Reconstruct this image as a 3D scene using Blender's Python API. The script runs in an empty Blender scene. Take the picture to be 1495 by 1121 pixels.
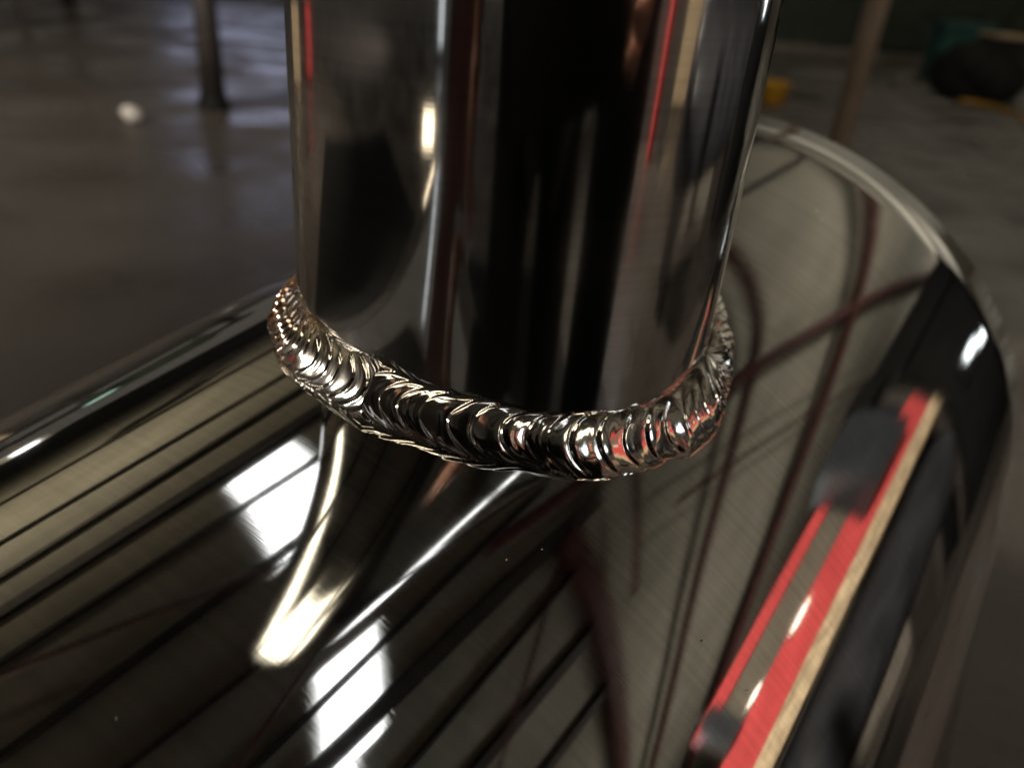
import bpy, bmesh, math, random
from mathutils import Vector, Matrix, noise
random.seed(7)
S = bpy.context.scene
COL = S.collection
PI = math.pi

# ------------------------------------------------------------------ camera
FZ = 0.90                       # height of the phone lens above the floor
R = 0.038                       # radius of the upright tube (76 mm tube)
def W(x, y, z):                 # workshop coordinates: x right, y ahead, z above floor
    return Vector((x, y, z + FZ))
CAMP = Vector((0.06661 * R, -3.61935 * R, 0.0))
pitch, roll = math.radians(28.1609), math.radians(5.42906)
cp, sp, c_, s_ = math.cos(pitch), math.sin(pitch), math.cos(roll), math.sin(roll)
fwd = Vector((0, cp, -sp)); rt0 = Vector((1, 0, 0)); up0 = Vector((0, sp, cp))
rt = rt0 * c_ + up0 * s_; up = up0 * c_ - rt0 * s_
cam = bpy.data.cameras.new('camera'); camo = bpy.data.objects.new('camera', cam); COL.objects.link(camo)
m = Matrix((rt, up, -fwd)).transposed().to_4x4(); m.translation = CAMP + Vector((0, 0, FZ)); camo.matrix_world = m
cam.sensor_width = 36.0; cam.lens = 1140.45 / 1495 * 36.0
cam.clip_start = 0.004; cam.clip_end = 120
cam.dof.use_dof = True; cam.dof.focus_distance = 0.113; cam.dof.aperture_fstop = 15.0
S.camera = camo

# ------------------------------------------------------------------ world (dim workshop air light), exposure
w = bpy.data.worlds.new('World'); S.world = w; w.use_nodes = True
bg = w.node_tree.nodes['Background']; bg.inputs[0].default_value = (1.0, 0.90, 0.78, 1); bg.inputs[1].default_value = 0.085
S.view_settings.view_transform = 'Standard'; S.view_settings.look = 'None'
S.view_settings.exposure = 0.0; S.view_settings.gamma = 1.0
S.render.engine = 'CYCLES'
S.cycles.use_denoising = True
S.cycles.max_bounces = 9; S.cycles.glossy_bounces = 7; S.cycles.diffuse_bounces = 3
S.cycles.sample_clamp_indirect = 6.0
S.cycles.caustics_reflective = False; S.cycles.caustics_refractive = False


# ------------------------------------------------------------------ added fill spots, not lamps of the workshop
def spot(name, loc, tgt, power, col, deg, blend=0.9, rad=0.08):
    l = bpy.data.lights.new(name, 'SPOT'); l.energy = power; l.color = col; l.spot_size = math.radians(deg); l.spot_blend = blend
    l.shadow_soft_size = rad
    o = bpy.data.objects.new(name, l); COL.objects.link(o); o.location = loc
    o.rotation_euler = (Vector(tgt) - Vector(loc)).to_track_quat('-Z', 'Y').to_euler(); return o
spot('ceiling_fill', W(-6.4, 5.2, -0.3), W(-6.4, 5.3, 4.0), 720, (1.0, 0.88, 0.66), 125, 1.0)  # upward spots are added fill to brighten the ceiling, no fittings there
spot('ceiling_fill', W(5.6, 6.4, -0.3), W(5.6, 6.5, 4.0), 520, (1.0, 0.93, 0.82), 125, 1.0)
spot('ceiling_fill', W(12.5, 12.5, -0.3), W(12.5, 12.6, 4.0), 1500, (1.0, 0.95, 0.88), 140, 1.0)
spot('fill_spot', W(-4.5, -4.0, 3.4), W(-4.0, 6.0, -0.9), 2100, (1.0, 0.88, 0.76), 60)  # aimed spots are added fill for floor, rack, plywood and wall
spot('fill_spot', W(3.0, -5.0, 3.4), W(5.5, 9.0, -0.9), 450, (1.0, 0.86, 0.70), 60)
spot('ceiling_fill', W(7.2, 15.2, -0.1), W(7.2, 15.3, 4.0), 650, (1.0, 0.95, 0.88), 130, 1.0)
spot('ceiling_fill', W(8.2, 0.9, -0.3), W(8.2, 1.0, 4.0), 380, (1.0, 0.93, 0.84), 120, 1.0)
spot('fill_spot', W(2.0, -4.5, 3.0), W(2.9, -0.7, -0.9), 800, (1.0, 0.90, 0.78), 60)
spot('fill_spot', W(-2.4, -0.25, 0.62), W(2.0, 0.6, 0.38), 1150, (1.0, 0.90, 0.78), 40)
spot('fill_spot', W(1.2, -5.5, 2.6), W(5.6, -1.9, -0.4), 1500, (1.0, 0.88, 0.74), 46)
spot('fill_spot', W(-6.0, -6.0, 3.4), W(-10.0, -0.9, -0.9), 2000, (1.0, 0.92, 0.86), 62)
spot('fill_spot', W(6.5, 15.3, 0.1), W(9.5, 19.4, 2.2), 130, (1.0, 0.95, 0.86), 150)

# ------------------------------------------------------------------ materials
def nt(name):
    mm = bpy.data.materials.new(name); mm.use_nodes = True
    t = mm.node_tree; return mm, t, t.nodes, t.links, t.nodes['Principled BSDF']

def rgba(c): return (c[0], c[1], c[2], 1)

def mat_plain(name, col, rough=0.5, metal=0.0, scale=8.0, vary=0.25, bump=0.05, spec=0.5):
    mm, t, N, L, B = nt(name)
    tc = N.new('ShaderNodeTexCoord')
    nz = N.new('ShaderNodeTexNoise'); nz.inputs['Scale'].default_value = scale; nz.inputs['Detail'].default_value = 6
    L.new(tc.outputs['Object'], nz.inputs['Vector'])
    mp = N.new('ShaderNodeMapRange'); mp.inputs[1].default_value = 0.3; mp.inputs[2].default_value = 0.7
    mp.inputs[3].default_value = 1 - vary; mp.inputs[4].default_value = 1 + vary
    L.new(nz.outputs['Fac'], mp.inputs[0])
    mx = N.new('ShaderNodeVectorMath'); mx.operation = 'SCALE'; mx.inputs[0].default_value = col
    L.new(mp.outputs[0], mx.inputs['Scale']); L.new(mx.outputs[0], B.inputs['Base Color'])
    B.inputs['Roughness'].default_value = rough; B.inputs['Metallic'].default_value = metal
    B.inputs['Specular IOR Level'].default_value = spec
    if bump:
        bp = N.new('ShaderNodeBump'); bp.inputs['Strength'].default_value = bump; bp.inputs['Distance'].default_value = 0.01
        L.new(nz.outputs['Fac'], bp.inputs['Height']); L.new(bp.outputs[0], B.inputs['Normal'])
    return mm

def mat_emit(name, col, strength):
    mm, t, N, L, B = nt(name)
    B.inputs['Base Color'].default_value = rgba((0.8, 0.8, 0.8))
    B.inputs['Emission Color'].default_value = rgba(col); B.inputs['Emission Strength'].default_value = strength
    return mm

def mat_polished(name, col, rough, aniso, bump, dull=0.06):
    """polished stainless: fine lines running round the tube (UV: u round, v along, in metres)"""
    mm, t, N, L, B = nt(name)
    uv = N.new('ShaderNodeUVMap'); uv.uv_map = 'UVMap'
    mp = N.new('ShaderNodeMapping'); mp.inputs['Scale'].default_value = (70, 7500, 1)
    L.new(uv.outputs[0], mp.inputs['Vector'])
    fine = N.new('ShaderNodeTexNoise'); fine.inputs['Scale'].default_value = 1.0; fine.inputs['Detail'].default_value = 3
    L.new(mp.outputs[0], fine.inputs['Vector'])
    big = N.new('ShaderNodeTexNoise'); big.inputs['Scale'].default_value = 45; big.inputs['Detail'].default_value = 5
    L.new(uv.outputs[0], big.inputs['Vector'])
    mr = N.new('ShaderNodeMapRange'); mr.inputs[1].default_value = 0.35; mr.inputs[2].default_value = 0.75
    mr.inputs[3].default_value = rough * 0.75; mr.inputs[4].default_value = rough * 1.25 + dull * 0.5
    ad = N.new('ShaderNodeMath'); ad.operation = 'MULTIPLY_ADD'; ad.inputs[1].default_value = 0.45
    L.new(fine.outputs['Fac'], ad.inputs[0]); L.new(big.outputs['Fac'], ad.inputs[2])
    sb = N.new('ShaderNodeMath'); sb.operation = 'SUBTRACT'; sb.inputs[1].default_value = 0.2; L.new(ad.outputs[0], sb.inputs[0])
    L.new(sb.outputs[0], mr.inputs[0]); L.new(mr.outputs[0], B.inputs['Roughness'])
    bp = N.new('ShaderNodeBump'); bp.inputs['Strength'].default_value = bump; bp.inputs['Distance'].default_value = 0.000016
    L.new(fine.outputs['Fac'], bp.inputs['Height']); L.new(bp.outputs[0], B.inputs['Normal'])
    tg = N.new('ShaderNodeTangent'); tg.direction_type = 'UV_MAP'; tg.uv_map = 'UVMap'
    L.new(tg.outputs[0], B.inputs['Tangent'])
    B.inputs['Anisotropic'].default_value = aniso
    m2 = N.new('ShaderNodeMapping'); m2.inputs['Scale'].default_value = (9, 900, 1); L.new(uv.outputs[0], m2.inputs['Vector'])
    st = N.new('ShaderNodeTexNoise'); st.inputs['Scale'].default_value = 1.0; st.inputs['Detail'].default_value = 5; L.new(m2.outputs[0], st.inputs['Vector'])
    cm = N.new('ShaderNodeMapRange'); cm.inputs[1].default_value = 0.3; cm.inputs[2].default_value = 0.7; cm.inputs[3].default_value = 0.89; cm.inputs[4].default_value = 1.07
    L.new(st.outputs['Fac'], cm.inputs[0])
    vm = N.new('ShaderNodeVectorMath'); vm.operation = 'SCALE'; vm.inputs[0].default_value = col; L.new(cm.outputs[0], vm.inputs['Scale'])
    L.new(vm.outputs[0], B.inputs['Base Color']); B.inputs['Metallic'].default_value = 1.0
    return mm

def mat_weld(name):
    mm, t, N, L, B = nt(name)
    tc = N.new('ShaderNodeTexCoord')
    nz = N.new('ShaderNodeTexNoise'); nz.inputs['Scale'].default_value = 70; nz.inputs['Detail'].default_value = 4
    L.new(tc.outputs['Object'], nz.inputs['Vector'])
    cr = N.new('ShaderNodeValToRGB')
    cr.color_ramp.elements[0].position = 0.3; cr.color_ramp.elements[0].color = (0.62, 0.56, 0.48, 1)
    cr.color_ramp.elements[1].position = 0.7; cr.color_ramp.elements[1].color = (0.70, 0.67, 0.62, 1)
    e = cr.color_ramp.elements.new(0.18); e.color = (0.62, 0.42, 0.28, 1)
    L.new(nz.outputs['Fac'], cr.inputs[0]); at = N.new('ShaderNodeAttribute'); at.attribute_name = 'tint'          # straw and copper heat tint near the start of the run
    mx = N.new('ShaderNodeMixRGB'); mx.inputs[2].default_value = (0.78, 0.40, 0.22, 1)
    L.new(at.outputs['Fac'], mx.inputs[0]); L.new(cr.outputs[0], mx.inputs[1]); L.new(mx.outputs[0], B.inputs['Base Color'])
    B.inputs['Metallic'].default_value = 1.0; B.inputs['Roughness'].default_value = 0.10
    n2 = N.new('ShaderNodeTexNoise'); n2.inputs['Scale'].default_value = 900; n2.inputs['Detail'].default_value = 3
    L.new(tc.outputs['Object'], n2.inputs['Vector'])
    bp = N.new('ShaderNodeBump'); bp.inputs['Strength'].default_value = 0.12; bp.inputs['Distance'].default_value = 0.0001
    L.new(n2.outputs['Fac'], bp.inputs['Height']); L.new(bp.outputs[0], B.inputs['Normal'])
    return mm

M = {}
M['tube'] = mat_polished('polished_tube_steel', (0.62, 0.605, 0.58), 0.075, 0.6, 0.05, 0.04)
M['pipe'] = mat_polished('polished_pipe_steel', (0.64, 0.63, 0.60), 0.030, 0.6, 0.08, 0.025)
M['weld'] = mat_weld('weld_metal')

def mat_floor():
    mm, t, N, L, B = nt('painted_concrete')
    tc = N.new('ShaderNodeTexCoord')
    n1 = N.new('ShaderNodeTexNoise'); n1.inputs['Scale'].default_value = 0.9; n1.inputs['Detail'].default_value = 7
    n2 = N.new('ShaderNodeTexNoise'); n2.inputs['Scale'].default_value = 1.7; n2.inputs['Detail'].default_value = 3
    n3 = N.new('ShaderNodeTexNoise'); n3.inputs['Scale'].default_value = 30; n3.inputs['Detail'].default_value = 5
    for n in (n1, n2, n3): L.new(tc.outputs['Object'], n.inputs['Vector'])
    cr = N.new('ShaderNodeValToRGB')
    cr.color_ramp.elements[0].position = 0.3; cr.color_ramp.elements[0].color = (0.075, 0.062, 0.052, 1)
    cr.color_ramp.elements[1].position = 0.7; cr.color_ramp.elements[1].color = (0.14, 0.125, 0.112, 1)
    L.new(n1.outputs['Fac'], cr.inputs[0]); L.new(cr.outputs[0], B.inputs['Base Color'])
    mr = N.new('ShaderNodeMapRange'); mr.inputs[1].default_value = 0.35; mr.inputs[2].default_value = 0.65
    mr.inputs[3].default_value = 0.16; mr.inputs[4].default_value = 0.6
    L.new(n2.outputs['Fac'], mr.inputs[0]); L.new(mr.outputs[0], B.inputs['Roughness'])
    bp = N.new('ShaderNodeBump'); bp.inputs['Strength'].default_value = 0.3; bp.inputs['Distance'].default_value = 0.01
    L.new(n3.outputs['Fac'], bp.inputs['Height']); L.new(bp.outputs[0], B.inputs['Normal'])
    return mm
M['floor'] = mat_floor()
M['ceil'] = mat_plain('roof_sheeting', (0.36, 0.34, 0.28), 0.7, 0, 1.2, 0.15, 0)
M['wall'] = mat_plain('pale_wall_paint', (0.25, 0.24, 0.21), 0.8, 0, 1.0, 0.12, 0.0)
M['dark_steel'] = mat_plain('dark_purlin_steel', (0.050, 0.042, 0.038), 0.6, 0, 6, 0.3, 0)
M['oxide'] = mat_plain('oxide_red_steel', (0.085, 0.025, 0.022), 0.6, 0, 5, 0.35, 0)
M['red'] = mat_plain('red_enamel', (0.74, 0.10, 0.105), 0.35, 0, 9, 0.12, 0.02)
M['board'] = mat_plain('pale_timber', (0.66, 0.52, 0.34), 0.6, 0, 22, 0.5, 0.05)
M['infill'] = mat_plain('taupe_sheet', (0.17, 0.15, 0.12), 0.6, 0, 9, 0.2, 0.02)
M['bagcloth'] = mat_plain('dark_canvas', (0.035, 0.034, 0.033), 0.95, 0, 10, 0.4, 0.05, 0.1)
M['lint'] = mat_plain('lint', (0.30, 0.29, 0.27), 0.9, 0, 9, 0.2, 0.0)
M['bluegrey'] = mat_plain('blue_grey_paint', (0.034, 0.039, 0.046), 0.45, 0, 6, 0.2, 0.02)
M['black'] = mat_plain('black_paint', (0.009, 0.009, 0.009), 0.7, 0, 8, 0.3, 0.02, 0.25)
M['rubber'] = mat_plain('charcoal_tank_paint', (0.035, 0.036, 0.042), 0.4, 0, 8, 0.3, 0.02)
M['post'] = mat_plain('tan_painted_steel', (0.30, 0.235, 0.17), 0.5, 0, 10, 0.2, 0.03)
M['white'] = mat_plain('white_paper', (0.75, 0.72, 0.66), 0.8, 0, 20, 0.1, 0.1)
M['yellow'] = mat_plain('yellow_plastic', (0.85, 0.46, 0.04), 0.4, 0, 8, 0.1, 0.02)
M['green'] = mat_plain('dark_green_paint', (0.030, 0.045, 0.028), 0.5, 0, 3, 0.35, 0.02)
M['teal'] = mat_plain('teal_plastic', (0.03, 0.12, 0.11), 0.4, 0, 6, 0.2, 0.02)
M['greyrag'] = mat_plain('grey_cloth', (0.22, 0.21, 0.20), 0.9, 0, 12, 0.3, 0.1)
M['concrete'] = mat_plain('pale_kerb_concrete', (0.22, 0.20, 0.17), 0.8, 0, 8, 0.2, 0.05)
M['cloth'] = mat_plain('dark_work_jacket', (0.012, 0.011, 0.012), 0.9, 0, 30, 0.4, 0.1)
M['skin'] = mat_plain('skin', (0.50, 0.27, 0.19), 0.5, 0, 30, 0.1, 0.02)
M['warm'] = mat_emit('warm_tube', (1.0, 0.86, 0.66), 4.0)
M['skyold'] = mat_emit('yellowed_skylight_sheet', (1.0, 0.90, 0.70), 6.0)
M['sky'] = mat_emit('skylight_sheet', (0.93, 0.96, 1.0), 3.6)

# ------------------------------------------------------------------ object helpers
def tag(o, label=None, cat=None, group=None, kind=None):
    if label: o['label'] = label
    if cat: o['category'] = cat
    if group: o['group'] = group
    if kind: o['kind'] = kind
    return o

def empty(name, loc, label=None, cat=None, group=None):
    o = bpy.data.objects.new(name, None); o.location = loc; o.empty_display_size = 0.02; COL.objects.link(o)
    return tag(o, label, cat, group)

def link(name, bm, mat, parent=None, smooth=True, loc=None):
    me = bpy.data.meshes.new(name); bm.normal_update(); bm.to_mesh(me); bm.free()
    me.materials.append(M[mat] if isinstance(mat, str) else mat)
    if smooth:
        for p in me.polygons: p.use_smooth = True
    o = bpy.data.objects.new(name, me); COL.objects.link(o)
    if loc is not None: o.location = loc
    if parent is not None: o.parent = parent
    return o

def add_box(bm, c, d, rot=None, bev=0.0):
    r = bmesh.ops.create_cube(bm, size=1.0)
    mt = Matrix.Translation(c) @ (rot.to_4x4() if rot is not None else Matrix.Identity(4)) @ Matrix.Diagonal((d[0], d[1], d[2], 1))
    bmesh.ops.transform(bm, matrix=mt, verts=r['verts'])
    if bev:
        es = list({e for v in r['verts'] for e in v.link_edges})
        bmesh.ops.bevel(bm, geom=es, offset=bev, segments=2, affect='EDGES')

def box_obj(name, c, d, mat, parent=None, rot=None, bev=0.004, origin=None):
    bm = bmesh.new(); o0 = Vector(origin) if origin is not None else Vector((0, 0, 0))
    add_box(bm, Vector(c) - o0, d, rot, bev)
    return link(name, bm, mat, parent, False)

def add_tube(bm, pts, r, seg=10, caps=True):
    pts = [Vector(p) for p in pts]; n = len(pts); rings = []
    rr = r if isinstance(r, (list, tuple)) else [r] * n
    t0 = (pts[1] - pts[0]).normalized()
    a = t0.orthogonal().normalized()
    for i, p in enumerate(pts):
        t = ((pts[min(i + 1, n - 1)] - pts[max(i - 1, 0)])).normalized()
        a = (a - t * a.dot(t)).normalized(); b = t.cross(a)
        rings.append([bm.verts.new(p + (a * math.cos(2 * PI * k / seg) + b * math.sin(2 * PI * k / seg)) * rr[i]) for k in range(seg)])
    for i in range(n - 1):
        for k in range(seg):
            bm.faces.new((rings[i][k], rings[i][(k + 1) % seg], rings[i + 1][(k + 1) % seg], rings[i + 1][k]))
    if caps:
        bm.faces.new(list(reversed(rings[0]))); bm.faces.new(rings[-1])

def add_lathe(bm, prof, seg=24, axis_m=None):
    rings = []
    for (rad, z) in prof:
        ring = []
        for k in range(seg):
            v = Vector((rad * math.cos(2 * PI * k / seg), rad * math.sin(2 * PI * k / seg), z))
            ring.append(bm.verts.new(axis_m @ v if axis_m is not None else v))
        rings.append(ring)
    for i in range(len(prof) - 1):
        for k in range(seg):
            bm.faces.new((rings[i][k], rings[i][(k + 1) % seg], rings[i + 1][(k + 1) % seg], rings[i + 1][k]))
    return rings

# ------------------------------------------------------------------ the welded joint
A = Vector((-0.17613219, 0.10603522, -4.36146709)) * R      # point on the big pipe's axis
AX = Vector((0.5103801, 0.84777835, 0.14416666)).normalized()
RB = 2.90646537 * R
END = 4.1069 * R

def z_pipe(x, y, rb=RB):
    """height of the big pipe's upper skin above (x, y)"""
    p = Vector((x, y, 0)) - A
    pa = p.dot(AX); qa = 1 - AX.z ** 2; qb = p.z - pa * AX.z; qc = p.dot(p) - pa * pa - rb * rb
    return (-qb + math.sqrt(max(qb * qb - qa * qc, 0))) / qa

joint = empty('welded_pipe_joint', W(0, 0, 0), 'polished steel tube welded upright onto a larger polished steel pipe, filling the picture', 'pipe joint')

def lathe_uv(name, prof, seg, mat, parent, mtx, wob=(0, 1, 1)):
    """surface of revolution with UV in metres (u round, v along)"""
    bm = bmesh.new(); uvl = bm.loops.layers.uv.new('UVMap')
    rings = []; vv = [0.0]
    for i in range(1, len(prof)):
        vv.append(vv[-1] + math.hypot(prof[i][0] - prof[i - 1][0], prof[i][1] - prof[i - 1][1]))
    for (rad, z) in prof:
        ring = []
        for k in range(seg):
            cx, cy = math.cos(2 * PI * k / seg), math.sin(2 * PI * k / seg)
            rr = rad + wob[0] * noise.noise(Vector((cx * wob[1], cy * wob[1], z * wob[2])))
            ring.append(bm.verts.new(mtx @ Vector((rr * cx, rr * cy, z))))
        rings.append(ring)
    for i in range(len(prof) - 1):
        for k in range(seg):
            f = bm.faces.new((rings[i][k], rings[i][(k + 1) % seg], rings[i + 1][(k + 1) % seg], rings[i + 1][k]))
            r0 = prof[i][0]
            for lp, (kk, ii) in zip(f.loops, ((k, i), (k + 1, i), (k + 1, i + 1), (k, i + 1))):
                lp[uvl].uv = (2 * PI * kk / seg * r0, vv[ii])
    return link(name, bm, mat, parent, True)

# upright tube, open at the top with a wall
TOP = 0.168
zb = -1.75 * R
lathe_uv('upright_tube', [(R, zb + (TOP - 0.002 - zb) * k / 90) for k in range(91)] + [(R - 0.0006, TOP), (R - 0.0026, TOP), (R - 0.003, TOP - 0.002), (R - 0.003, 0.2), (R - 0.003, zb)],
         256, 'tube', joint, Matrix.Identity(4), (0.00010, 2.2, 14))
# big pipe, cut square at the far end, running on below the camera
q = Vector((0, 0, 1)).rotation_difference(AX).to_matrix().to_4x4()
mp = Matrix.Translation(A) @ q
prof = [(RB - 0.004, -1.1), (RB - 0.004, END - 0.001), (RB - 0.003, END), (RB - 0.0016, END), (RB - 0.0007, END - 0.0004), (RB, END - 0.0016)]
prof += [(RB, END - 0.0016 - 0.02 * k) for k in range(1, 60)] + [(RB, -1.1), (RB - 0.004, -1.1)]
lathe_uv('main_pipe', prof, 384, 'pipe', joint, mp, (0.00010, 2.5, 9))

# weld bead: overlapping ripples laid round the saddle line
def bead():
    bm = bmesh.new()
    NT, NC = 2600, 40
    rnd = random.Random(11)
    # ripple edges along theta (degrees), with spacing that wanders
    seams = []; th = -180.0
    while th < 180:
        seams.append((th, 0.75 + 0.5 * rnd.random(), rnd.uniform(-1, 1)))
        th += rnd.uniform(3.0, 4.6) if (th < -118 or th > -25) else rnd.uniform(3.6, 6.6)
    seams.append((180.0, seams[0][1], seams[0][2]))
    ang = [s[0] for s in seams]
    import bisect
    def saw(ph, flip):                      # round-topped ripple with a tight valley, steeper on its leading side
        if flip: ph = 1 - ph
        x = 2 * ph ** 0.75 - 1
        rnd_ = max(0.0, 1 - x * x) ** 0.6
        k = min(ph / 0.14, 1.0); k = k * k * (3 - 2 * k)
        return 0.5 * rnd_ + 0.5 * k * (1 - 0.85 * ph)
    grid = []
    for i in range(NT):
        t = -180 + 360.0 * i / NT; a = math.radians(t); ca, sa = math.cos(a), math.sin(a)
        left = t < -116 or t > 100                    # two runs meet in front, left of centre
        # corner of the joint and the two toes of the bead
        n1 = noise.noise(Vector((ca * 4, sa * 4, 0.3))); n2 = noise.noise(Vector((ca * 9, sa * 9, 5.1)))
        legt = (0.150 + 0.022 * n1 + 0.012 * n2); legb = (0.135 + 0.02 * noise.noise(Vector((ca * 5, sa * 5, 9.0))) + 0.012 * n2)
        fat = 0.85
        dj = abs(t + 116)
        if dj < 10: legb += 0.02 * (1 - dj / 10); legt += 0.025 * (1 - dj / 10)
        dl = abs(t + 33)
        if dl < 13:
            u = (1 - dl / 13); fat += 0.40 * u; legb += 0.035 * u
        calm = 1.0 - 0.8 * max(0.0, 1 - dl / 9)
        row = []
        ptop = Vector((ca * R * 0.992, sa * R * 0.992, z_pipe(ca * R, sa * R) + legt * R))
        rbm = 1 + legb
        pbot = Vector((ca * R * rbm, sa * R * rbm, z_pipe(ca * R * rbm, sa * R * rbm) - 0.006 * R))
        mid = (ptop + pbot) * 0.5; ch = pbot - ptop
        nrm = Vector((ca, sa, 0)) * (-ch.z) + Vector((0, 0, 1)) * math.hypot(ch.x, ch.y); nrm.normalize()
        for j in range(NC + 1):
            s = -1 + 2.0 * j / NC
            bul = max(0.0, 1 - s * s) ** 0.68
            # crescent shape: ends of each ripple trail behind its middle
            bend = (-1 if left else 1) * 11.0 * (1 - math.sqrt(max(0, 1 - 0.92 * s * s)) - 0.2) + 0.7 * noise.noise(Vector((ca * 10, sa * 10, s * 0.8)))
            if -20 < t < 80: bend = 9.0 * s
            tt = (t - bend + 180) % 360 - 180
            k = max(0, min(bisect.bisect_right(ang, tt) - 1, len(ang) - 2))
            ph = (tt - ang[k]) / (ang[k + 1] - ang[k])
            h = saw(ph, left) * seams[k][1]
            fine = 0.30 * math.sin(ph * 2 * PI * 3 + seams[k][2] * 3) * (0.5 + 0.5 * seams[k][2])
            edge = min(1.0, bul * 1.35)
            d = R * (0.052 * fat * bul + edge * calm * (0.0155 * (h - 0.4) * (0.7 + 0.9 * noise.noise(Vector((ca * 6, sa * 6, 3.3)))) + 0.0018 * fine)
                     + 0.008 * edge * noise.noise(Vector((ca * 9, sa * 9, s * 0.9))))
            toe = 0.004 * R * (h - 0.4) * seams[k][1]
            p = mid + ch * (0.5 * s) + nrm * d + (ch.normalized() * toe * (s if abs(s) > 0.6 else 0))
            row.append(bm.verts.new(p))
        grid.append(row)
    for i in range(NT):
        r0, r1 = grid[i], grid[(i + 1) % NT]
        for j in range(NC):
            bm.faces.new((r0[j], r0[j + 1], r1[j + 1], r1[j]))
    o = link('weld_bead', bm, 'weld', joint)
    ca_ = o.data.color_attributes.new('tint', 'FLOAT_COLOR', 'POINT')
    for v in o.data.vertices:
        t = math.degrees(math.atan2(v.co.y, v.co.x)); d = abs((t + 172 + 180) % 360 - 180)
        k = max(0, 1 - d / 36) * (0.65 + 0.6 * noise.noise(v.co * 160)); ca_.data[v.index].color = (k, k, k, 1)
    return o
bead()

# ------------------------------------------------------------------ workshop shell
def sheet(name, c, dx, dy, mat):
    bm = bmesh.new()
    add_box(bm, (0, 0, 0), (dx, dy, 0.05))
    o = link(name, bm, mat, None, False, c); o['kind'] = 'structure'; return o
sheet('floor', W(0, 4, -FZ - 0.025), 60, 60, 'floor')
fw_c = W(math.sin(math.radians(33)) * 19.5, math.cos(math.radians(33)) * 19.5, 1.6)
bm = bmesh.new(); add_box(bm, (0, 0, 0), (36, 0.3, 5.0), Matrix.Rotation(-math.radians(33), 3, 'Z'))
fw_o = link('far_wall', bm, 'wall', None, False, fw_c); fw_o['kind'] = 'structure'
HC = 4.0; K = HC / 3.0
ceiling = sheet('ceiling', W(2, 2, HC + 0.165), 44, 40, 'ceil')

def ceil_rail(name, p0, p1, wid, dep, mat, ext=(0, 0), drop=0.0, round_=False):
    a = Vector((p0[0] * K, p0[1] * K, 0)); b = Vector((p1[0] * K, p1[1] * K, 0))
    d = (b - a).normalized(); a -= d * ext[0]; b += d * ext[1]
    c = (a + b) / 2; ln = (b - a).length
    bm = bmesh.new()
    z0 = FZ + HC - drop
    if round_:
        add_tube(bm, [Vector((a.x, a.y, z0)), Vector((b.x, b.y, z0))], wid * K / 2, 12)
    else:   # rolled channel: web and two flanges
        rot = Matrix.Rotation(math.atan2(d.y, d.x), 3, 'Z')
        wd = wid * K
        add_box(bm, Vector((c.x, c.y, z0)), (ln, wd, 0.014), rot)
        add_box(bm, Vector((c.x, c.y, z0 + dep)), (ln, wd, 0.014), rot)
        add_box(bm, Vector((c.x, c.y, z0 + dep / 2)), (ln, wd * 0.35, dep - 0.016), rot)
    o = link(name, bm, mat, None, round_)
    o.parent = ceiling; o.matrix_parent_inverse = Matrix.Translation(-ceiling.location)
    return o

P = lambda *a, **k: ceil_rail('purlin', *a, **k)
P((-2.56, 1.64), (-1.33, 2.72), 0.20, 0.12, 'dark_steel', ext=(5, 7))
P((-1.99, 1.10), (-0.87, 1.98), 0.05, 0.12, 'dark_steel', ext=(3, 6))
P((-1.25, 0.38), (-0.71, 0.92), 0.09, 0.12, 'dark_steel', ext=(3, 3))
P((-0.36, 0.09), (0.01, 0.44), 0.055, 0.12, 'dark_steel', ext=(3, 3))
P((0.54, -0.03), (1.04, 0.68), 0.06, 0.12, 'dark_steel', ext=(3, 1))
P((0.98, -0.17), (1.88, 0.89), 0.17, 0.12, 'dark_steel', ext=(3, 0.6))
P((1.77, -0.24), (2.35, 0.70), 0.035, 0.12, 'dark_steel', ext=(3, 0.2))
P((2.51, -0.34), (3.08, 0.40), 0.13, 0.12, 'dark_steel', ext=(3, 0.1))
P((3.56, -0.40), (3.94, 0.12), 0.13, 0.12, 'dark_steel', ext=(3, 0.1))
P((-3.15, 2.21), (-1.93, 3.36), 0.10, 0.12, 'dark_steel', ext=(6, 6))
P((-4.05, 3.08), (-2.43, 4.22), 0.07, 0.12, 'dark_steel', ext=(6, 6))
P((-6.0, 5.0), (-3.22, 6.6), 0.16, 0.12, 'dark_steel', ext=(6, 8))
T = lambda *a, **k: ceil_rail('roof_truss', *a, **k)
def ceil_pipe(pts, wid, mat, drop):
    v = [Vector((p[0] * K, p[1] * K, FZ + HC - drop)) for p in pts]
    fine = []
    for i in range(len(v) - 1):                     # Catmull-Rom through the hangers
        p0, p1, p2, p3 = v[max(i - 1, 0)], v[i], v[i + 1], v[min(i + 2, len(v) - 1)]
        for q_ in range(8):
            t = q_ / 8; fine.append(0.5 * ((2 * p1) + (p2 - p0) * t + (2 * p0 - 5 * p1 + 4 * p2 - p3) * t * t + (3 * p1 - p0 - 3 * p2 + p3) * t ** 3))
    fine.append(v[-1]); bm = bmesh.new(); add_tube(bm, fine, wid * K / 2, 14)
    o = link('air_pipe', bm, mat, None, True); o.parent = ceiling; o.matrix_parent_inverse = Matrix.Translation(-ceiling.location)
ceil_pipe([(0.4, 6.3), (1.91, 5.55), (2.42, 5.21), (3.16, 4.77), (3.94, 4.48), (5.19, 3.75), (6.63, 2.0), (8.19, 0.06), (10.5, -2.6)], 0.21, 'oxide', 0.14)
ceil_pipe([(1.7, 3.42), (2.24, 3.15), (2.72, 2.9), (3.2, 2.6), (3.62, 2.1), (4.2, 1.4), (4.8, 0.82), (5.97, -0.08), (8.0, -1.7)], 0.13, 'oxide', 0.12)
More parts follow.
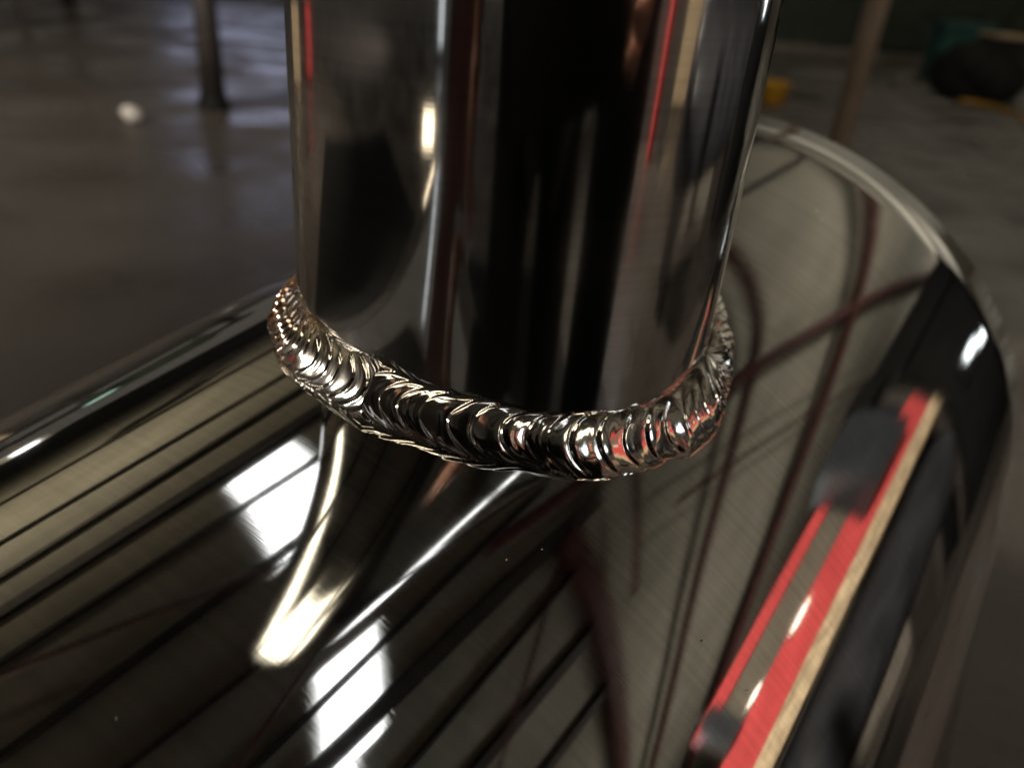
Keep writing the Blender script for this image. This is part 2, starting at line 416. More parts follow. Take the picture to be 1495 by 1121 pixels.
T((2.12, 0.90), (5.23, -0.37), 0.15, 0.22, 'oxide', ext=(0.2, 2), drop=0.12)
Q = lambda *a, **k: ceil_rail('air_pipe', *a, round_=True, **k)
Q((1.22, 0.86), (13.3, 9.5), 0.14, 0, 'oxide', drop=0.14)
Q((3.19, 1.29), (7.87, 4.19), 0.05, 0, 'oxide', drop=0.22)
Q((2.24, 1.41), (3.29, 0.68), 0.06, 0, 'oxide', drop=0.2)
Q((2.59, -0.27), (1.82, 1.06), 0.045, 0, 'oxide', drop=0.2, ext=(2, 0))
Q((0.37, -0.27), (0.37, 0.55), 0.035, 0, 'oxide', drop=0.2, ext=(1, 0.2))
Q((-1.9, 0.90), (-0.5, 1.03), 0.05, 0, 'oxide', drop=0.2, ext=(1.5, 0.3))
# translucent roof lights in one line between the purlins
def roof_light(s0, s1, a0=0.55, a1=0.93):
    d = Vector((0.72, -0.69, 0)).normalized(); n = Vector((0.69, 0.72, 0)).normalized()
    c = (d * (s0 + s1) / 2 + n * (a0 + a1) / 2) * K
    bm = bmesh.new(); rot = Matrix.Rotation(math.atan2(d.y, d.x), 3, 'Z')
    add_box(bm, Vector((c.x, c.y, FZ + HC + 0.132)), ((s1 - s0) * K, (a1 - a0) * K, 0.012), rot)
    o = link('roof_light', bm, 'sky', None, False); o.parent = ceiling; o.matrix_parent_inverse = Matrix.Translation(-ceiling.location)
roof_light(-2.62, -1.0)
def roof_light_old():       # yellowed sheet further back
    a = Vector((-2.40, 0.67, 0)) * K; b = Vector((0.25, -0.67, 0)) * K; d = (b - a); c = (a + b) / 2
    bm = bmesh.new(); rot = Matrix.Rotation(math.atan2(d.y, d.x), 3, 'Z')
    add_box(bm, Vector((c.x, c.y, FZ + HC + 0.132)), (d.length, 0.27 * K, 0.012), rot)
    o = link('roof_light', bm, 'skyold', None, False); o.parent = ceiling; o.matrix_parent_inverse = Matrix.Translation(-ceiling.location)
    o['label'] = 'yellowed roof light'
roof_light_old()
def roof_light_patch():     # short sheet beside its lower end
    d = Vector((0.89, -0.45, 0)).normalized(); n = Vector((-0.45, -0.89, 0)).normalized()
    c = (d * 0.02 + n * 0.74) * K; bm = bmesh.new(); rot = Matrix.Rotation(math.atan2(d.y, d.x), 3, 'Z')
    add_box(bm, Vector((c.x, c.y, FZ + HC + 0.132)), (0.80 * K, 0.20 * K, 0.012), rot)
    o = link('roof_light', bm, 'skyold', None, False); o.parent = ceiling; o.matrix_parent_inverse = Matrix.Translation(-ceiling.location)
roof_light_patch()
def roof_light_side():      # yellowed sheet over the right hand bay, behind the camera
    bm = bmesh.new(); add_box(bm, Vector((3.5 * K, -1.75 * K, FZ + HC + 0.132)), (0.7 * K, 1.2 * K, 0.012), Matrix.Rotation(0.8, 3, 'Z'))
    o = link('roof_light', bm, 'skyold', None, False); o.parent = ceiling; o.matrix_parent_inverse = Matrix.Translation(-ceiling.location)
roof_light_side()
roof_light(0.13, 1.02, 0.60, 0.90)
roof_light(1.04, 1.75, 0.61, 0.75)

# ------------------------------------------------------------------ red rack at the right (seen mirrored in the pipe)
RD = Vector((math.sin(math.radians(20)), math.cos(math.radians(20)), 0)); RN = Vector((RD.y, -RD.x, 0))
RROT = Matrix.Rotation(math.atan2(RD.y, RD.x), 3, 'Z')
def rk(s, dist, z): return RD * s + RN * dist + Vector((0, 0, z + FZ))
def rbox(name, s0, s1, z0, z1, d0, d1, mat, parent, bev=0.006):
    bm = bmesh.new(); c = rk((s0 + s1) / 2, (d0 + d1) / 2, (z0 + z1) / 2)
    add_box(bm, c - parent.location, (s1 - s0, d1 - d0, z1 - z0), RROT, bev)
    return link(name, bm, mat, parent, False)
rack = empty('storage_rack', rk(0.6, 2.1, -FZ), 'red steel rack with pale timber shelf, mirrored as red bars in the pipe', 'rack')
rbox('top_rail', 0.66, 1.66, 0.605, 0.70, 2.0, 2.05, 'red', rack)
rbox('front_beam', 0.47, 2.12, 0.20, 0.415, 2.0, 2.06, 'red', rack)
rbox('shelf_board', 0.40, 2.16, 0.07, 0.197, 1.99, 2.45, 'board', rack)
for s in (0.50, 2.2):
    for d in (2.10, 2.42): rbox('upright', s - 0.03, s + 0.03, -FZ, 0.72, d - 0.03, d + 0.03, 'dark_steel', rack)
rbox('back_panel', 0.50, 2.16, -0.8, 0.06, 2.47, 2.49, 'concrete', rack)
rbox('gap_stand_in', 0.66, 1.70, 0.418, 0.602, 2.015, 2.03, 'infill', rack, 0.002)  # added sheet, gives the open gap the tone of a lit wall behind


# dark tank lying under the shelf, cabinets and machine along the same side
tank = empty('storage_tank', rk(1.2, 2.1, -FZ), 'charcoal tank lying under the red rack, mirrored as a dark band', 'tank')
bm = bmesh.new(); o0 = tank.location
pr = [(0.001, -0.95), (0.18, -0.93), (0.26, -0.86), (0.28, -0.78), (0.28, 0.78), (0.26, 0.86), (0.18, 0.93), (0.001, 0.95)]
qm = Matrix.Translation(rk(1.2, 2.18, -0.26) - o0) @ Vector((0, 0, 1)).rotation_difference(RD).to_matrix().to_4x4()
add_lathe(bm, pr, 32, qm); link('shell', bm, 'rubber', tank)
for ds in (-0.6, 0.6):
    rbox('cradle', 1.2 + ds - 0.04, 1.2 + ds + 0.04, -FZ, -0.5, 2.0, 2.36, 'dark_steel', tank)
cab = empty('electrical_cabinet', rk(1.84, 1.9, 0.3), 'blue grey steel cabinet fixed to the far end of the red rack', 'cabinet')
rbox('case', 1.50, 1.80, 0.27, 0.76, 1.80, 1.985, 'bluegrey', cab)
rbox('door', 1.512, 1.788, 0.285, 0.745, 1.785, 1.799, 'bluegrey', cab, 0.003)
clamp = empty('rail_clamp', rk(0.7, 1.97, 0.45), 'small blue grey clamp block on the near end of the red rails', 'clamp')
rbox('block', 0.655, 0.735, 0.40, 0.66, 1.93, 1.995, 'bluegrey', clamp)
rbox('screw', 0.69, 0.71, 0.66, 0.76, 1.955, 1.975, 'dark_steel', clamp, 0.002)
mach = empty('drill_press', rk(2.65, 1.9, -FZ), 'tall black machine with one lit white lamp, mirrored near the cut end of the pipe', 'machine')
rbox('base', 2.27, 3.9, -FZ, -0.70, 2.0, 2.6, 'black', mach)
rbox('column', 2.27, 2.90, -0.70, 0.598, 2.05, 2.5, 'black', mach)
rbox('head', 2.20, 3.35, 0.60, 0.86, 1.98, 2.6, 'black', mach)
rbox('nose', 1.98, 2.197, 0.735, 0.92, 2.0, 2.4, 'black', mach)
rbox('motor_cover', 2.903, 3.7, -0.70, 0.597, 2.1, 2.5, 'black', mach)
M['lamp'] = mat_emit('lamp_glass', (0.86, 0.95, 1.0), 4.0)
lh = rbox('lamp_housing', 2.40, 2.72, -0.14, 0.10, 1.97, 2.046, 'black', mach)
for q4 in ((2.56, 2.68, -0.09, -0.01), (2.43, 2.53, -0.03, 0.06)):
    ln = rbox('lamp_lens', *q4, 1.955, 1.968, 'lamp', mach, 0); ln.parent = lh
for (s0, s1, z0) in ((1.05, 1.15, 0.385), (0.80, 0.85, 0.425)):
    bt = empty('strip_lamp', rk((s0 + s1) / 2, 1.98, z0), 'short lit strip lamp fixed along the lower red beam' if s0 > 1 else 'shortest lit strip lamp low between the red rails', 'lamp')
    rbox('holder', s0 - 0.01, s1 + 0.01, z0 - 0.016, z0 + 0.016, 1.985, 1.998, 'bluegrey', bt, 0.002)
    rbox('tube', s0, s1, z0 - 0.012, z0 + 0.012, 1.965, 1.984, 'warm', bt, 0.003)

# ------------------------------------------------------------------ floor objects beyond the joint
def pol(az, dist, z):
    a = math.radians(az); return W(math.sin(a) * dist, math.cos(a) * dist, z)
st = empty('pedestal_stand', pol(-22.4, 5.0, -FZ), 'dark steel pedestal stand on the floor, left behind the tube', 'stand')
bm = bmesh.new(); add_tube(bm, [(0, 0, 0.06), (0, 0, 0.5), (-0.02, 0, 0.74)], [0.072, 0.064, 0.062], 14); link('post', bm, 'dark_steel', st)
bm = bmesh.new(); add_lathe(bm, [(0.001, 0.09), (0.075, 0.09), (0.08, 0.05), (0.092, 0.02), (0.095, 0.0), (0.001, 0.0)], 20); link('foot', bm, 'black', st)
bm = bmesh.new(); add_lathe(bm, [(0.001, 0.74), (0.28, 0.74), (0.285, 0.75), (0.285, 0.765), (0.001, 0.77)], 28); link('top_plate', bm, 'dark_steel', st)
# crumpled ball of white paper
bm = bmesh.new(); bmesh.ops.create_icosphere(bm, subdivisions=4, radius=0.052)
for v in bm.verts:
    n = noise.noise(v.co * 22) * 0.014 + noise.noise(v.co * 55) * 0.006; v.co += v.co.normalized() * n; v.co.z *= 0.8
ball = link('crumpled_paper', bm, 'white', None, False, pol(-27.6, 4.55, -FZ + 0.045))
tag(ball, 'small white crumpled paper ball on the dark floor at left', 'paper')
pt = empty('support_post', pol(21.4, 2.7, -FZ), 'tan painted steel post rising behind the cut end of the pipe', 'post')
bm = bmesh.new(); add_tube(bm, [(0, 0, 0.012), (0, 0, 2.2)], 0.034, 18); link('shaft', bm, 'post', pt)
bm = bmesh.new(); add_box(bm, (0, 0, 0.006), (0.18, 0.18, 0.012)); link('base_plate', bm, 'post', pt, False)
bk = empty('bucket', pol(15.9, 7.6, -FZ), 'yellow plastic bucket on the floor just right of the tube', 'bucket')
bm = bmesh.new(); add_lathe(bm, [(0.001, 0.0), (0.10, 0.0), (0.12, 0.16), (0.13, 0.165), (0.13, 0.18), (0.11, 0.18), (0.115, 0.02), (0.001, 0.02)], 24); link('pail', bm, 'yellow', bk)
bm = bmesh.new(); add_tube(bm, [(0.125 * math.cos(PI * k / 10), -0.06 * math.sin(PI * k / 10), 0.16 + 0.02 * math.sin(PI * k / 10)) for k in range(11)], 0.005, 6); link('handle', bm, 'dark_steel', bk)
gc = empty('green_cabinet', pol(20, 14.6, -FZ), 'long dark green cabinet on a pale plinth against the far side', 'cabinet')
def lbox(name, par, c, d, mat, bev=0.01, rz=0.0):
    bm = bmesh.new(); add_box(bm, c, d, Matrix.Rotation(rz, 3, 'Z'), bev); return link(name, bm, mat, par, False)
lbox('case', gc, (1.14, 0.3, 0.73), (6.9, 0.6, 1.14), 'green')
lbox('plinth', gc, (1.14, 0.28, 0.08), (7.0, 0.64, 0.158), 'concrete')
for k in range(6):
    d = lbox('door', gc, (-1.71 + 1.14 * k, -0.012, 0.62), (1.1, 0.022, 0.86), 'green'); lbox('handle', d, (-1.71 + 1.14 * k + 0.45, -0.035, 0.7), (0.03, 0.02, 0.16), 'dark_steel')
tb = empty('tool_box', pol(25.8, 12.6, -FZ), 'teal plastic tool box standing at the far right', 'box')
lbox('case', tb, (0, 0, 0.3), (0.7, 0.4, 0.6), 'teal', 0.03); lbox('lid', tb, (0, 0, 0.66), (0.72, 0.42, 0.115), 'teal', 0.03)
bm = bmesh.new(); add_tube(bm, [(-0.2, 0, 0.72), (-0.17, 0, 0.80), (0.17, 0, 0.80), (0.2, 0, 0.72)], 0.015, 8); link('handle', bm, 'black', tb)
bg_ = empty('kit_bag', pol(27.6, 10.6, -FZ), 'black soft kit bag with pale flap in the upper right corner', 'bag')
bm = bmesh.new(); bmesh.ops.create_uvsphere(bm, u_segments=28, v_segments=18, radius=1)
for v in bm.verts:
    n = 1 + 0.30 * noise.noise(v.co * 1.6) + 0.10 * noise.noise(v.co * 4); v.co = Vector((v.co.x * 0.52 * n, v.co.y * 0.36 * n, max(v.co.z * 0.36 * n, -0.28) + 0.28))
link('body', bm, 'bagcloth', bg_)
lbox('flap', bg_, (0.06, -0.06, 0.655), (0.45, 0.35, 0.05), 'board', 0.02, 0.3)
bm = bmesh.new(); hp = []
for k in range(26):
    u = k / 25; hp.append(pol(26.8 + 7 * u, 9.9 - 1.7 * u + 0.35 * math.sin(u * 6), -FZ + 0.018))
add_tube(bm, hp, 0.018, 8); hs = link('air_hose', bm, 'yellow'); tag(hs, 'yellow hose lying on the floor at the right edge', 'hose')
for (az, dist, sx, sy, h, nm, lab) in ((24.9, 9.4, 0.30, 0.16, 0.05, 'rag', 'flat grey rag on the dark floor right of the tan post'),
                                  (23.2, 10.6, 0.12, 0.10, 0.16, 'rag', 'small upright grey rag bundle close beside the tan post'),
                                  (18.6, 10.8, 0.40, 0.18, 0.05, 'rag', 'flat grey rag on the floor left of the tan post')):
    bm = bmesh.new(); bmesh.ops.create_icosphere(bm, subdivisions=4, radius=1)
    for v in bm.verts:
        n = 1 + 0.22 * noise.noise(v.co * 2.2) + 0.1 * noise.noise(v.co * 6); v.co = Vector((v.co.x * sx * n, v.co.y * sy * n, max(v.co.z, -0.05) * h * n + 0.05 * h))
    o = link(nm, bm, 'greyrag', None, True, pol(az, dist, -FZ)); tag(o, lab, 'rag', 'grey rags on the far floor')

# ------------------------------------------------------------------ things behind the camera, mirrored in the upright tube
M['day'] = mat_emit('daylit_glass', (0.85, 0.92, 1.0), 0.7)
M['dayhigh'] = mat_emit('high_daylit_glass', (0.82, 0.92, 1.0), 3.6)
M['bluewin'] = mat_emit('dusk_blue_glass', (0.60, 0.66, 1.0), 0.9)
M['halogen'] = mat_emit('halogen_glass', (1.0, 0.82, 0.58), 5.0)
M['frame'] = mat_plain('grey_frame_paint', (0.12, 0.115, 0.11), 0.5, 0, 6, 0.15, 0.02)
def window(az, dist, z0, z1, wid, mat, name, lab, cat):
    o = empty(name, pol(az, dist, -FZ), lab, cat); o.rotation_euler = (0, 0, -math.radians(az))
    h = z1 - z0; zc = (z0 + z1) / 2 + FZ
    lbox('pane', o, (0, 0.02, zc), (wid, 0.012, h), mat, 0)
    f = 0.06
    for sx in (-1, 1): lbox('jamb', o, (sx * (wid / 2 + f / 2), 0, zc), (f, 0.08, h + 2 * f), 'frame', 0.004)
    lbox('head', o, (0, 0, zc + h / 2 + f / 2), (wid, 0.08, f), 'frame', 0.004); lbox('sill', o, (0, 0, zc - h / 2 - f / 2), (wid, 0.1, f), 'frame', 0.004)
    if z0 > -FZ + 0.2:
        lbox('panel', o, (0, 0.02, (z0 + FZ - f) / 2), (wid + 2 * f, 0.05, z0 + FZ - f - 0.01), 'frame', 0.004)
    return o
window(-143, 8.0, -0.75, 1.2, 0.42, 'day', 'glass_door', 'tall daylit glass door, mirrored as pale streaks in the upright tube', 'door')
window(-161, 8.0, -0.65, 1.2, 0.24, 'day', 'glass_door', 'narrow daylit glass door, mirrored as a short streak at the top of the tube', 'door')
window(-19.5, 15.5, -0.25, 1.5, 2.6, 'bluewin', 'far_window', 'blue lit window whose glow lies on the floor at upper left', 'window')
window(120, 5.0, 1.35, 2.45, 1.5, 'dayhigh', 'high_window', 'cool daylit high window, mirrored in the weld ripples behind the tube', 'window')
dk = empty('steel_locker', pol(-153, 2.3, -FZ), 'dark oxide red steel locker, mirrored left of the dark middle of the tube', 'locker'); dk.rotation_euler = (0, 0, math.radians(153))
lbox('case', dk, (0, 0.25, 0.8), (0.42, 0.45, 1.6), 'oxide'); lbox('door', dk, (0, 0.012, 0.8), (0.38, 0.018, 1.5), 'oxide', 0.004); lbox('handle', dk, (0.14, -0.01, 0.85), (0.02, 0.02, 0.16), 'dark_steel', 0.004)
ls = empty('long_shelf', pol(-45, 11.0, -FZ), 'long dark shelf, mirrored as a dark line along the left edge of the pipe', 'shelf'); ls.rotation_euler = (0, 0, math.radians(45))
lbox('shelf_body', ls, (0, 0.3, 1.32), (6.5, 0.5, 0.38), 'dark_steel')
for sx in (-3.1, -1.0, 1.0, 3.1): lbox('leg', ls, (sx, 0.3, 0.565), (0.08, 0.4, 1.13), 'dark_steel')
lk = empty('green_locker', pol(-36.5, 9.0, -FZ), 'very dark green locker, mirrored in the left edge of the pipe', 'locker'); lk.rotation_euler = (0, 0, math.radians(36.5))
lbox('case', lk, (0, 0.25, 1.25), (1.5, 0.5, 0.7), 'green'); lbox('door', lk, (-0.36, -0.012, 1.25), (0.68, 0.02, 0.62), 'green', 0.004); lbox('door', lk, (0.36, -0.012, 1.25), (0.68, 0.02, 0.62), 'green', 0.004)
for sx in (-0.68, 0.68): lbox('leg', lk, (sx, 0.25, 0.45), (0.07, 0.4, 0.9), 'dark_steel')
tl = empty('teal_box', pol(-40.2, 8.6, -FZ), 'small teal box on a stand, made to glow, mirrored in the left edge of the pipe', 'glow_box'); tl.rotation_euler = (0, 0, math.radians(40))
M['tealglow'] = mat_emit('teal_box_glow', (0.10, 0.50, 0.38), 0.7)  # glow put into the teal box to brighten it, no lamp inside
lbox('panel', tl, (0, 0, 1.36), (0.30, 0.03, 0.16), 'tealglow', 0); lbox('stand', tl, (0, 0.05, 0.66), (0.05, 0.04, 1.3), 'dark_steel')
bl = empty('box_lamp', pol(-46.0, 9.0, -FZ), 'lit white box lamp on a stand, mirrored near the left edge of the pipe', 'lamp'); bl.rotation_euler = (0, 0, math.radians(46))
lbox('housing', bl, (0, 0.06, 2.05), (0.50, 0.1, 0.36), 'frame'); lbox('lens', bl, (0, 0.0, 2.05), (0.24, 0.012, 0.24), 'lamp', 0); lbox('stand', bl, (0, 0.08, 0.93), (0.05, 0.05, 1.86), 'dark_steel')
# halogen work lamp
wl = empty('work_lamp', pol(-139, 1.7, -FZ), 'warm halogen work lamp, mirrored as a cream glint high in the tube', 'lamp'); wl.rotation_euler = (0, 0, -math.radians(-139 + 180))
bm = bmesh.new()
for k in range(3):
    a = 2 * PI * k / 3 + 0.5; add_tube(bm, [(0, 0, 0.42), (0.25 * math.cos(a), 0.25 * math.sin(a), 0.0)], 0.011, 8)
add_tube(bm, [(0, 0, 0.40), (0, 0, 0.52)], 0.013, 8); link('tripod', bm, 'dark_steel', wl)
lbox('housing', wl, (0, -0.03, 0.57), (0.20, 0.09, 0.12), 'black', 0.01); lbox('glass', wl, (0, 0.02, 0.57), (0.16, 0.008, 0.07), 'halogen', 0)
wb = empty('rubber_mat', W(-2.6, -0.55, -FZ), 'black rubber mat on the floor, mirrored as a dark zone low at the tube\'s left', 'mat')
lbox('mat', wb, (0, 0, 0.008), (3.1, 2.9, 0.014), 'black', 0.004)
for sx in (-1, 1): lbox('edge_strip', wb, (sx * 1.57, 0, 0.006), (0.04, 2.9, 0.010), 'dark_steel', 0.002)

sm = empty('dark_floor_sheet', W(0.1, -1.25, -FZ), 'added black sheet under the person, darkens the floor mirrored low in the tube', 'mat')
lbox('mat', sm, (0, 0, 0.008), (1.7, 2.2, 0.014), 'black', 0.004)  # added to keep the bright floor out of the tube's dark middle
for sy in (-1, 1): lbox('edge_strip', sm, (0, sy * 1.12, 0.006), (1.7, 0.04, 0.010), 'black', 0.002)
rc = empty('red_cabinet', pol(-65, 6.2, -FZ), 'dark red steel cabinet, mirrored near the left edge of the tube', 'cabinet'); rc.rotation_euler = (0, 0, math.radians(65))
lbox('case', rc, (0, 0.25, 0.27), (0.66, 0.5, 0.5), 'red'); lbox('door', rc, (0, -0.012, 0.27), (0.60, 0.02, 0.44), 'red', 0.004); lbox('handle', rc, (0.22, -0.03, 0.30), (0.03, 0.02, 0.14), 'dark_steel', 0.004)
pb = empty('timber_sheet', pol(-50, 6.2, -FZ), 'pale timber sheet standing upright, mirrored as a thin beige stripe in the tube', 'board'); pb.rotation_euler = (0, 0, math.radians(50))
lbox('sheet', pb, (0, 0, 0.27), (1.1, 0.03, 0.54), 'board'); lbox('batten', pb, (0, 0.03, 0.27), (0.08, 0.03, 0.5), 'board')
gcy = empty('gas_cylinder', pol(118.5, 4.5, -FZ), 'red gas cylinder, mirrored as a thin red line high in the tube', 'cylinder')
bm = bmesh.new(); add_lathe(bm, [(0.001, 0.0), (0.115, 0.0), (0.12, 0.02), (0.12, 1.15), (0.10, 1.27), (0.05, 1.33), (0.04, 1.36), (0.001, 1.36)], 28); link('bottle', bm, 'red', gcy)
bm = bmesh.new(); add_lathe(bm, [(0.001, 1.36), (0.022, 1.36), (0.022, 1.42), (0.045, 1.425), (0.045, 1.445), (0.001, 1.45)], 16); link('valve', bm, 'post', gcy)
cs = empty('plywood_stack', pol(104, 6.4, -FZ), 'stack of pale plywood, mirrored as a beige patch at the tube\'s upper right', 'plywood'); cs.rotation_euler = (0, 0, math.radians(-104))
for k in range(9): lbox('sheet', cs, (0.01 * math.sin(k * 2.1), 0.5, 0.10 + 0.09 * k), (1.6 + 0.02 * math.sin(k * 5), 1.0, 0.085), 'board', 0.003)
dm = empty('machine_cabinet', pol(136, 1.25, -FZ), 'black machine cabinet, mirrored as a dark band right of the tube\'s middle', 'cabinet'); dm.rotation_euler = (0, 0, math.radians(-136))
lbox('case', dm, (0, 0.3, 0.75), (0.50, 0.5, 1.5), 'black'); lbox('door', dm, (0, 0.04, 0.75), (0.44, 0.018, 1.4), 'black', 0.004); lbox('handle', dm, (0.17, 0.02, 0.8), (0.02, 0.03, 0.2), 'bluegrey', 0.004)

# ------------------------------------------------------------------ the photographer, mirrored as the dark middle of the tube
def skin_obj(name, nodes, edges, mat, parent, levels=2, root=0):
    me = bpy.data.meshes.new(name); me.from_pydata([n[0] for n in nodes], edges, [])
    me.materials.append(M[mat])
    o = bpy.data.objects.new(name, me); COL.objects.link(o); o.parent = parent
    md = o.modifiers.new('Skin', 'SKIN'); md.use_smooth_shade = True
    if not me.skin_vertices: return o
    for i, n in enumerate(nodes):
        r = n[1]; me.skin_vertices[0].data[i].radius = r if isinstance(r, tuple) else (r, r)
        me.skin_vertices[0].data[i].use_root = (i == root)
    sb = o.modifiers.new('Subdivision', 'SUBSURF'); sb.levels = levels; sb.render_levels = levels
    return o
PX, PY = 0.10, -0.56
man = empty('person', (PX, PY, 0.016), 'person in dark jacket and trousers holding a phone, mirrored dark in the tube', 'person')
ph_c = CAMP + Vector((0, 0, FZ)) - fwd * 0.0075 + rt * 0.050 - up * 0.020
def lp(v): return Vector(v) - Vector((PX, PY, 0.016))
def chain(nodes, edges, pts, start=None):
    prev = start
    for p in pts:
        nodes.append(p); k = len(nodes) - 1
        if prev is not None: edges.append((prev, k))
        prev = k
    return prev
def hand(nodes, edges, wrist, sgn):
    """palm beside the phone, four bent fingers behind and below it, thumb along its edge"""
    side = rt * sgn
    e = ph_c + side * 0.070                      # end of the phone on this side
    base = lp(e + up * 0.004 - fwd * 0.065 + side * 0.026)
    k = chain(nodes, edges, [(base, (0.022, 0.014)), (lp(e + up * 0.008 - fwd * 0.034 + side * 0.028), (0.026, 0.013))], wrist)
    for i, ln in enumerate((0.9, 1.0, 0.93, 0.72)):
        r0 = e + side * 0.024 - fwd * 0.012 + up * (0.030 - 0.018 * i)
        p1 = r0 + fwd * 0.012 * ln + side * 0.004 ; p2 = r0 + fwd * 0.022 * ln - side * 0.010 * ln; p3 = p2 - side * 0.020 * ln - fwd * 0.004
        chain(nodes, edges, [(lp(r0), 0.0085), (lp(p1), 0.0082), (lp(p2), 0.0075), (lp(p3), 0.006)], k)
    t0 = e - up * 0.030 - fwd * 0.024 + side * 0.010
    chain(nodes, edges, [(lp(t0), 0.011), (lp(t0 + up * 0.012 - side * 0.016 - fwd * 0.004), 0.0095), (lp(t0 + up * 0.020 - side * 0.034), 0.0075)], k - 1)
nodes, edges = [], []
nodes.append((Vector((0, -0.02, 0.93)), (0.15, 0.11)))
tp = chain(nodes, edges, [(Vector((0, -0.02, 1.10)), (0.135, 0.10)), (Vector((0, -0.01, 1.27)), (0.155, 0.11)), (Vector((0, 0, 1.41)), (0.12, 0.085)), (Vector((0, 0.02, 1.49)), 0.055)], 0)
hd = chain(nodes, edges, [(Vector((0, 0.045, 1.56)), (0.062, 0.07)), (Vector((0, 0.065, 1.63)), (0.076, 0.092)), (Vector((0, 0.055, 1.70)), (0.070, 0.085)), (Vector((0, 0.045, 1.745)), (0.045, 0.055))], tp)
chest = 2
for sgn in (-1, 1):
    wr = lp(ph_c + rt * 0.105 - up * 0.005 - fwd * 0.125) if sgn > 0 else Vector((-0.29, 0.02, 0.86))
    sh = Vector((sgn * 0.19, -0.01, 1.40)); el = Vector((sgn * 0.27, -0.05, 1.09))
    k = chain(nodes, edges, [(sh, 0.058), (el, 0.042), (el.lerp(wr, 0.45), 0.038), (wr, (0.027, 0.021))], 3)
    if sgn > 0: hand(nodes, edges, k, sgn)
    else:                                   # left hand hangs open beside the thigh
        dn = Vector((0, 0, -1)); out = Vector((0, 1, 0)); ins = Vector((1, 0, 0)); w0 = wr
        kk = chain(nodes, edges, [(w0 + dn * 0.045, (0.024, 0.014)), (w0 + dn * 0.085, (0.028, 0.013))], k)
        for i, ln in enumerate((0.9, 1.0, 0.93, 0.74)):
            r0 = w0 + dn * 0.105 + out * (0.028 - 0.018 * i)
            chain(nodes, edges, [(r0, 0.0088), (r0 + dn * 0.034 * ln + ins * 0.006, 0.0084), (r0 + dn * 0.060 * ln + ins * 0.018, 0.0076), (r0 + dn * 0.076 * ln + ins * 0.030, 0.0062)], kk)
        t0 = w0 + dn * 0.05 + out * 0.030
        chain(nodes, edges, [(t0, 0.011), (t0 + dn * 0.028 + out * 0.014 + ins * 0.008, 0.0098), (t0 + dn * 0.052 + out * 0.016 + ins * 0.016, 0.0078)], kk - 1)
    chain(nodes, edges, [(Vector((sgn * 0.10, -0.02, 0.84)), 0.088), (Vector((sgn * 0.11, 0.01, 0.48)), 0.056), (Vector((sgn * 0.115, -0.02, 0.11)), 0.040), (Vector((sgn * 0.125, 0.09, 0.045)), 0.036), (Vector((sgn * 0.13, 0.155, 0.035)), 0.028)], 0)
body = skin_obj('body', nodes, edges, 'skin', man)
# jacket and trousers follow the body, a little wider
nodes, edges = [], []
nodes.append((Vector((0, -0.02, 0.74)), (0.185, 0.145)))
chain(nodes, edges, [(Vector((0, -0.02, 0.92)), (0.182, 0.140)), (Vector((0, -0.02, 1.10)), (0.168, 0.130)), (Vector((0, -0.01, 1.27)), (0.18, 0.135)), (Vector((0, 0, 1.41)), (0.14, 0.10)), (Vector((0, 0.012, 1.50)), 0.072), (Vector((0, 0.02, 1.53)), 0.070)], 0)
for sgn in (-1, 1):
    wr = lp(ph_c + rt * 0.108 - up * 0.008 - fwd * 0.128) if sgn > 0 else Vector((-0.288, 0.014, 0.885))
    sh = Vector((sgn * 0.19, -0.01, 1.40)); el = Vector((sgn * 0.27, -0.05, 1.09))
    chain(nodes, edges, [(sh, 0.072), (el, 0.056), (el.lerp(wr, 0.45), 0.051), (wr, 0.040)], 4)
skin_obj('jacket', nodes, edges, 'cloth', man)
nodes, edges = [(Vector((0, -0.02, 0.92)), (0.16, 0.122))], []
for sgn in (-1, 1):
    chain(nodes, edges, [(Vector((sgn * 0.10, -0.02, 0.84)), 0.104), (Vector((sgn * 0.11, 0.01, 0.48)), 0.074), (Vector((sgn * 0.115, -0.02, 0.10)), 0.062)], 0)
skin_obj('trousers', nodes, edges, 'cloth', man)
for sgn in (-1, 1):
    skin_obj('boot', [(Vector((sgn * 0.115, -0.03, 0.13)), 0.055), (Vector((sgn * 0.116, -0.02, 0.055)), 0.055), (Vector((sgn * 0.125, 0.09, 0.045)), (0.046, 0.04)), (Vector((sgn * 0.13, 0.17, 0.036)), (0.042, 0.03))], [(0, 1), (1, 2), (2, 3)], 'black', man)
bm = bmesh.new(); bmesh.ops.create_uvsphere(bm, u_segments=24, v_segments=16, radius=1)
for v in bm.verts:
    front = max(0, v.co.y); v.co = Vector((v.co.x * 0.083, v.co.y * 0.100 - 0.015 * front, v.co.z * 0.085 + (0.05 * front if v.co.z < 0.4 else 0))) * (1 + 0.03 * noise.noise(v.co * 5)) + Vector((0, 0.045, 1.69))
link('hair', bm, 'cloth', man)
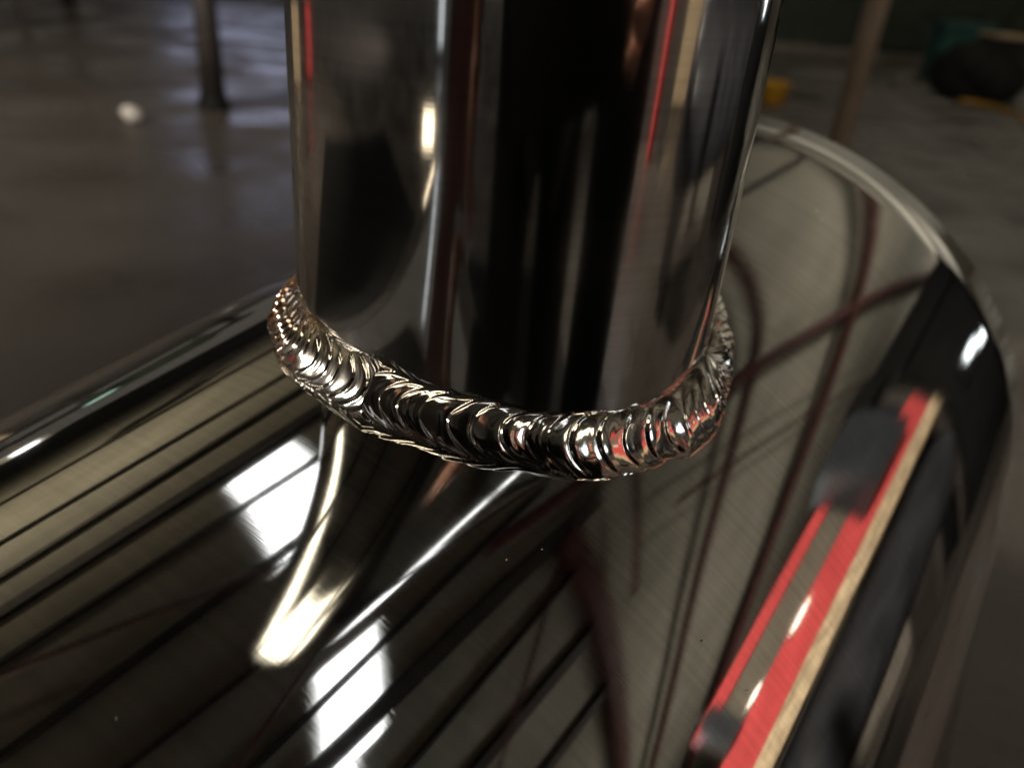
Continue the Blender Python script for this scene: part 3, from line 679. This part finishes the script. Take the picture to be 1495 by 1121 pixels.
for sgn in (-1, 1):
    bm = bmesh.new(); bmesh.ops.create_uvsphere(bm, u_segments=12, v_segments=8, radius=0.0085, matrix=Matrix.Translation((sgn * 0.030, 0.139, 1.635))); link('eye', bm, 'white', man)
    bm = bmesh.new(); bmesh.ops.create_uvsphere(bm, u_segments=12, v_segments=8, radius=1, matrix=Matrix.Translation((sgn * 0.079, 0.055, 1.63)) @ Matrix.Diagonal((0.010, 0.02, 0.032, 1))); link('ear', bm, 'skin', man)
bm = bmesh.new(); bmesh.ops.create_cone(bm, segments=10, radius1=0.017, radius2=0.007, depth=0.05, cap_ends=True, matrix=Matrix.Translation((0, 0.158, 1.615)) @ Matrix.Rotation(math.radians(-20), 4, 'X')); link('nose', bm, 'skin', man)
bm = bmesh.new(); add_tube(bm, [(-0.024, 0.138, 1.575), (-0.01, 0.148, 1.576), (0.01, 0.148, 1.576), (0.024, 0.138, 1.575)], [0.003, 0.006, 0.006, 0.003], 8); link('mouth', bm, 'oxide', man)
phone = empty('phone', ph_c, 'thin dark phone held level in the right hand, mirrored in the tube', 'phone')
rotp = Matrix((rt, up, -fwd)).transposed()
bm = bmesh.new(); add_box(bm, Vector((0, 0, 0)), (0.138, 0.067, 0.007), rotp, 0.003); link('case', bm, 'black', phone, False)
bm = bmesh.new(); add_box(bm, -fwd * 0.0039, (0.104, 0.058, 0.0006), rotp, 0.0002); link('screen', bm, 'bluegrey', phone, False)

# lint and dust specks lying on the polished pipe
rnd = random.Random(5); bm = bmesh.new()
side = Vector((AX.y, -AX.x, 0)).normalized(); topn = side.cross(AX); topn = topn if topn.z > 0 else -topn
n_ = 0
while n_ < 260:
    ss = rnd.uniform(-8, 4.0) * R; an = rnd.uniform(-1.3, 1.3)
    nn = topn * math.cos(an) + side * math.sin(an); p = A + AX * ss + nn * (RB + 0.00008)
    if math.hypot(p.x, p.y) < 1.25 * R: continue
    r_ = rnd.uniform(0.00004, 0.00011) * (1.8 if rnd.random() < 0.04 else 1)
    mt = Matrix.Translation(p + Vector((0, 0, FZ))) @ Matrix.Rotation(rnd.uniform(0, 6), 4, 'Z') @ Matrix.Diagonal((r_ * rnd.uniform(1, 2.5), r_, r_, 1))
    bmesh.ops.create_icosphere(bm, subdivisions=1, radius=1.0, matrix=mt); n_ += 1
du = link('dust', bm, 'lint'); tag(du, 'fine pale dust specks scattered over the polished pipe', 'dust', None, 'stuff')
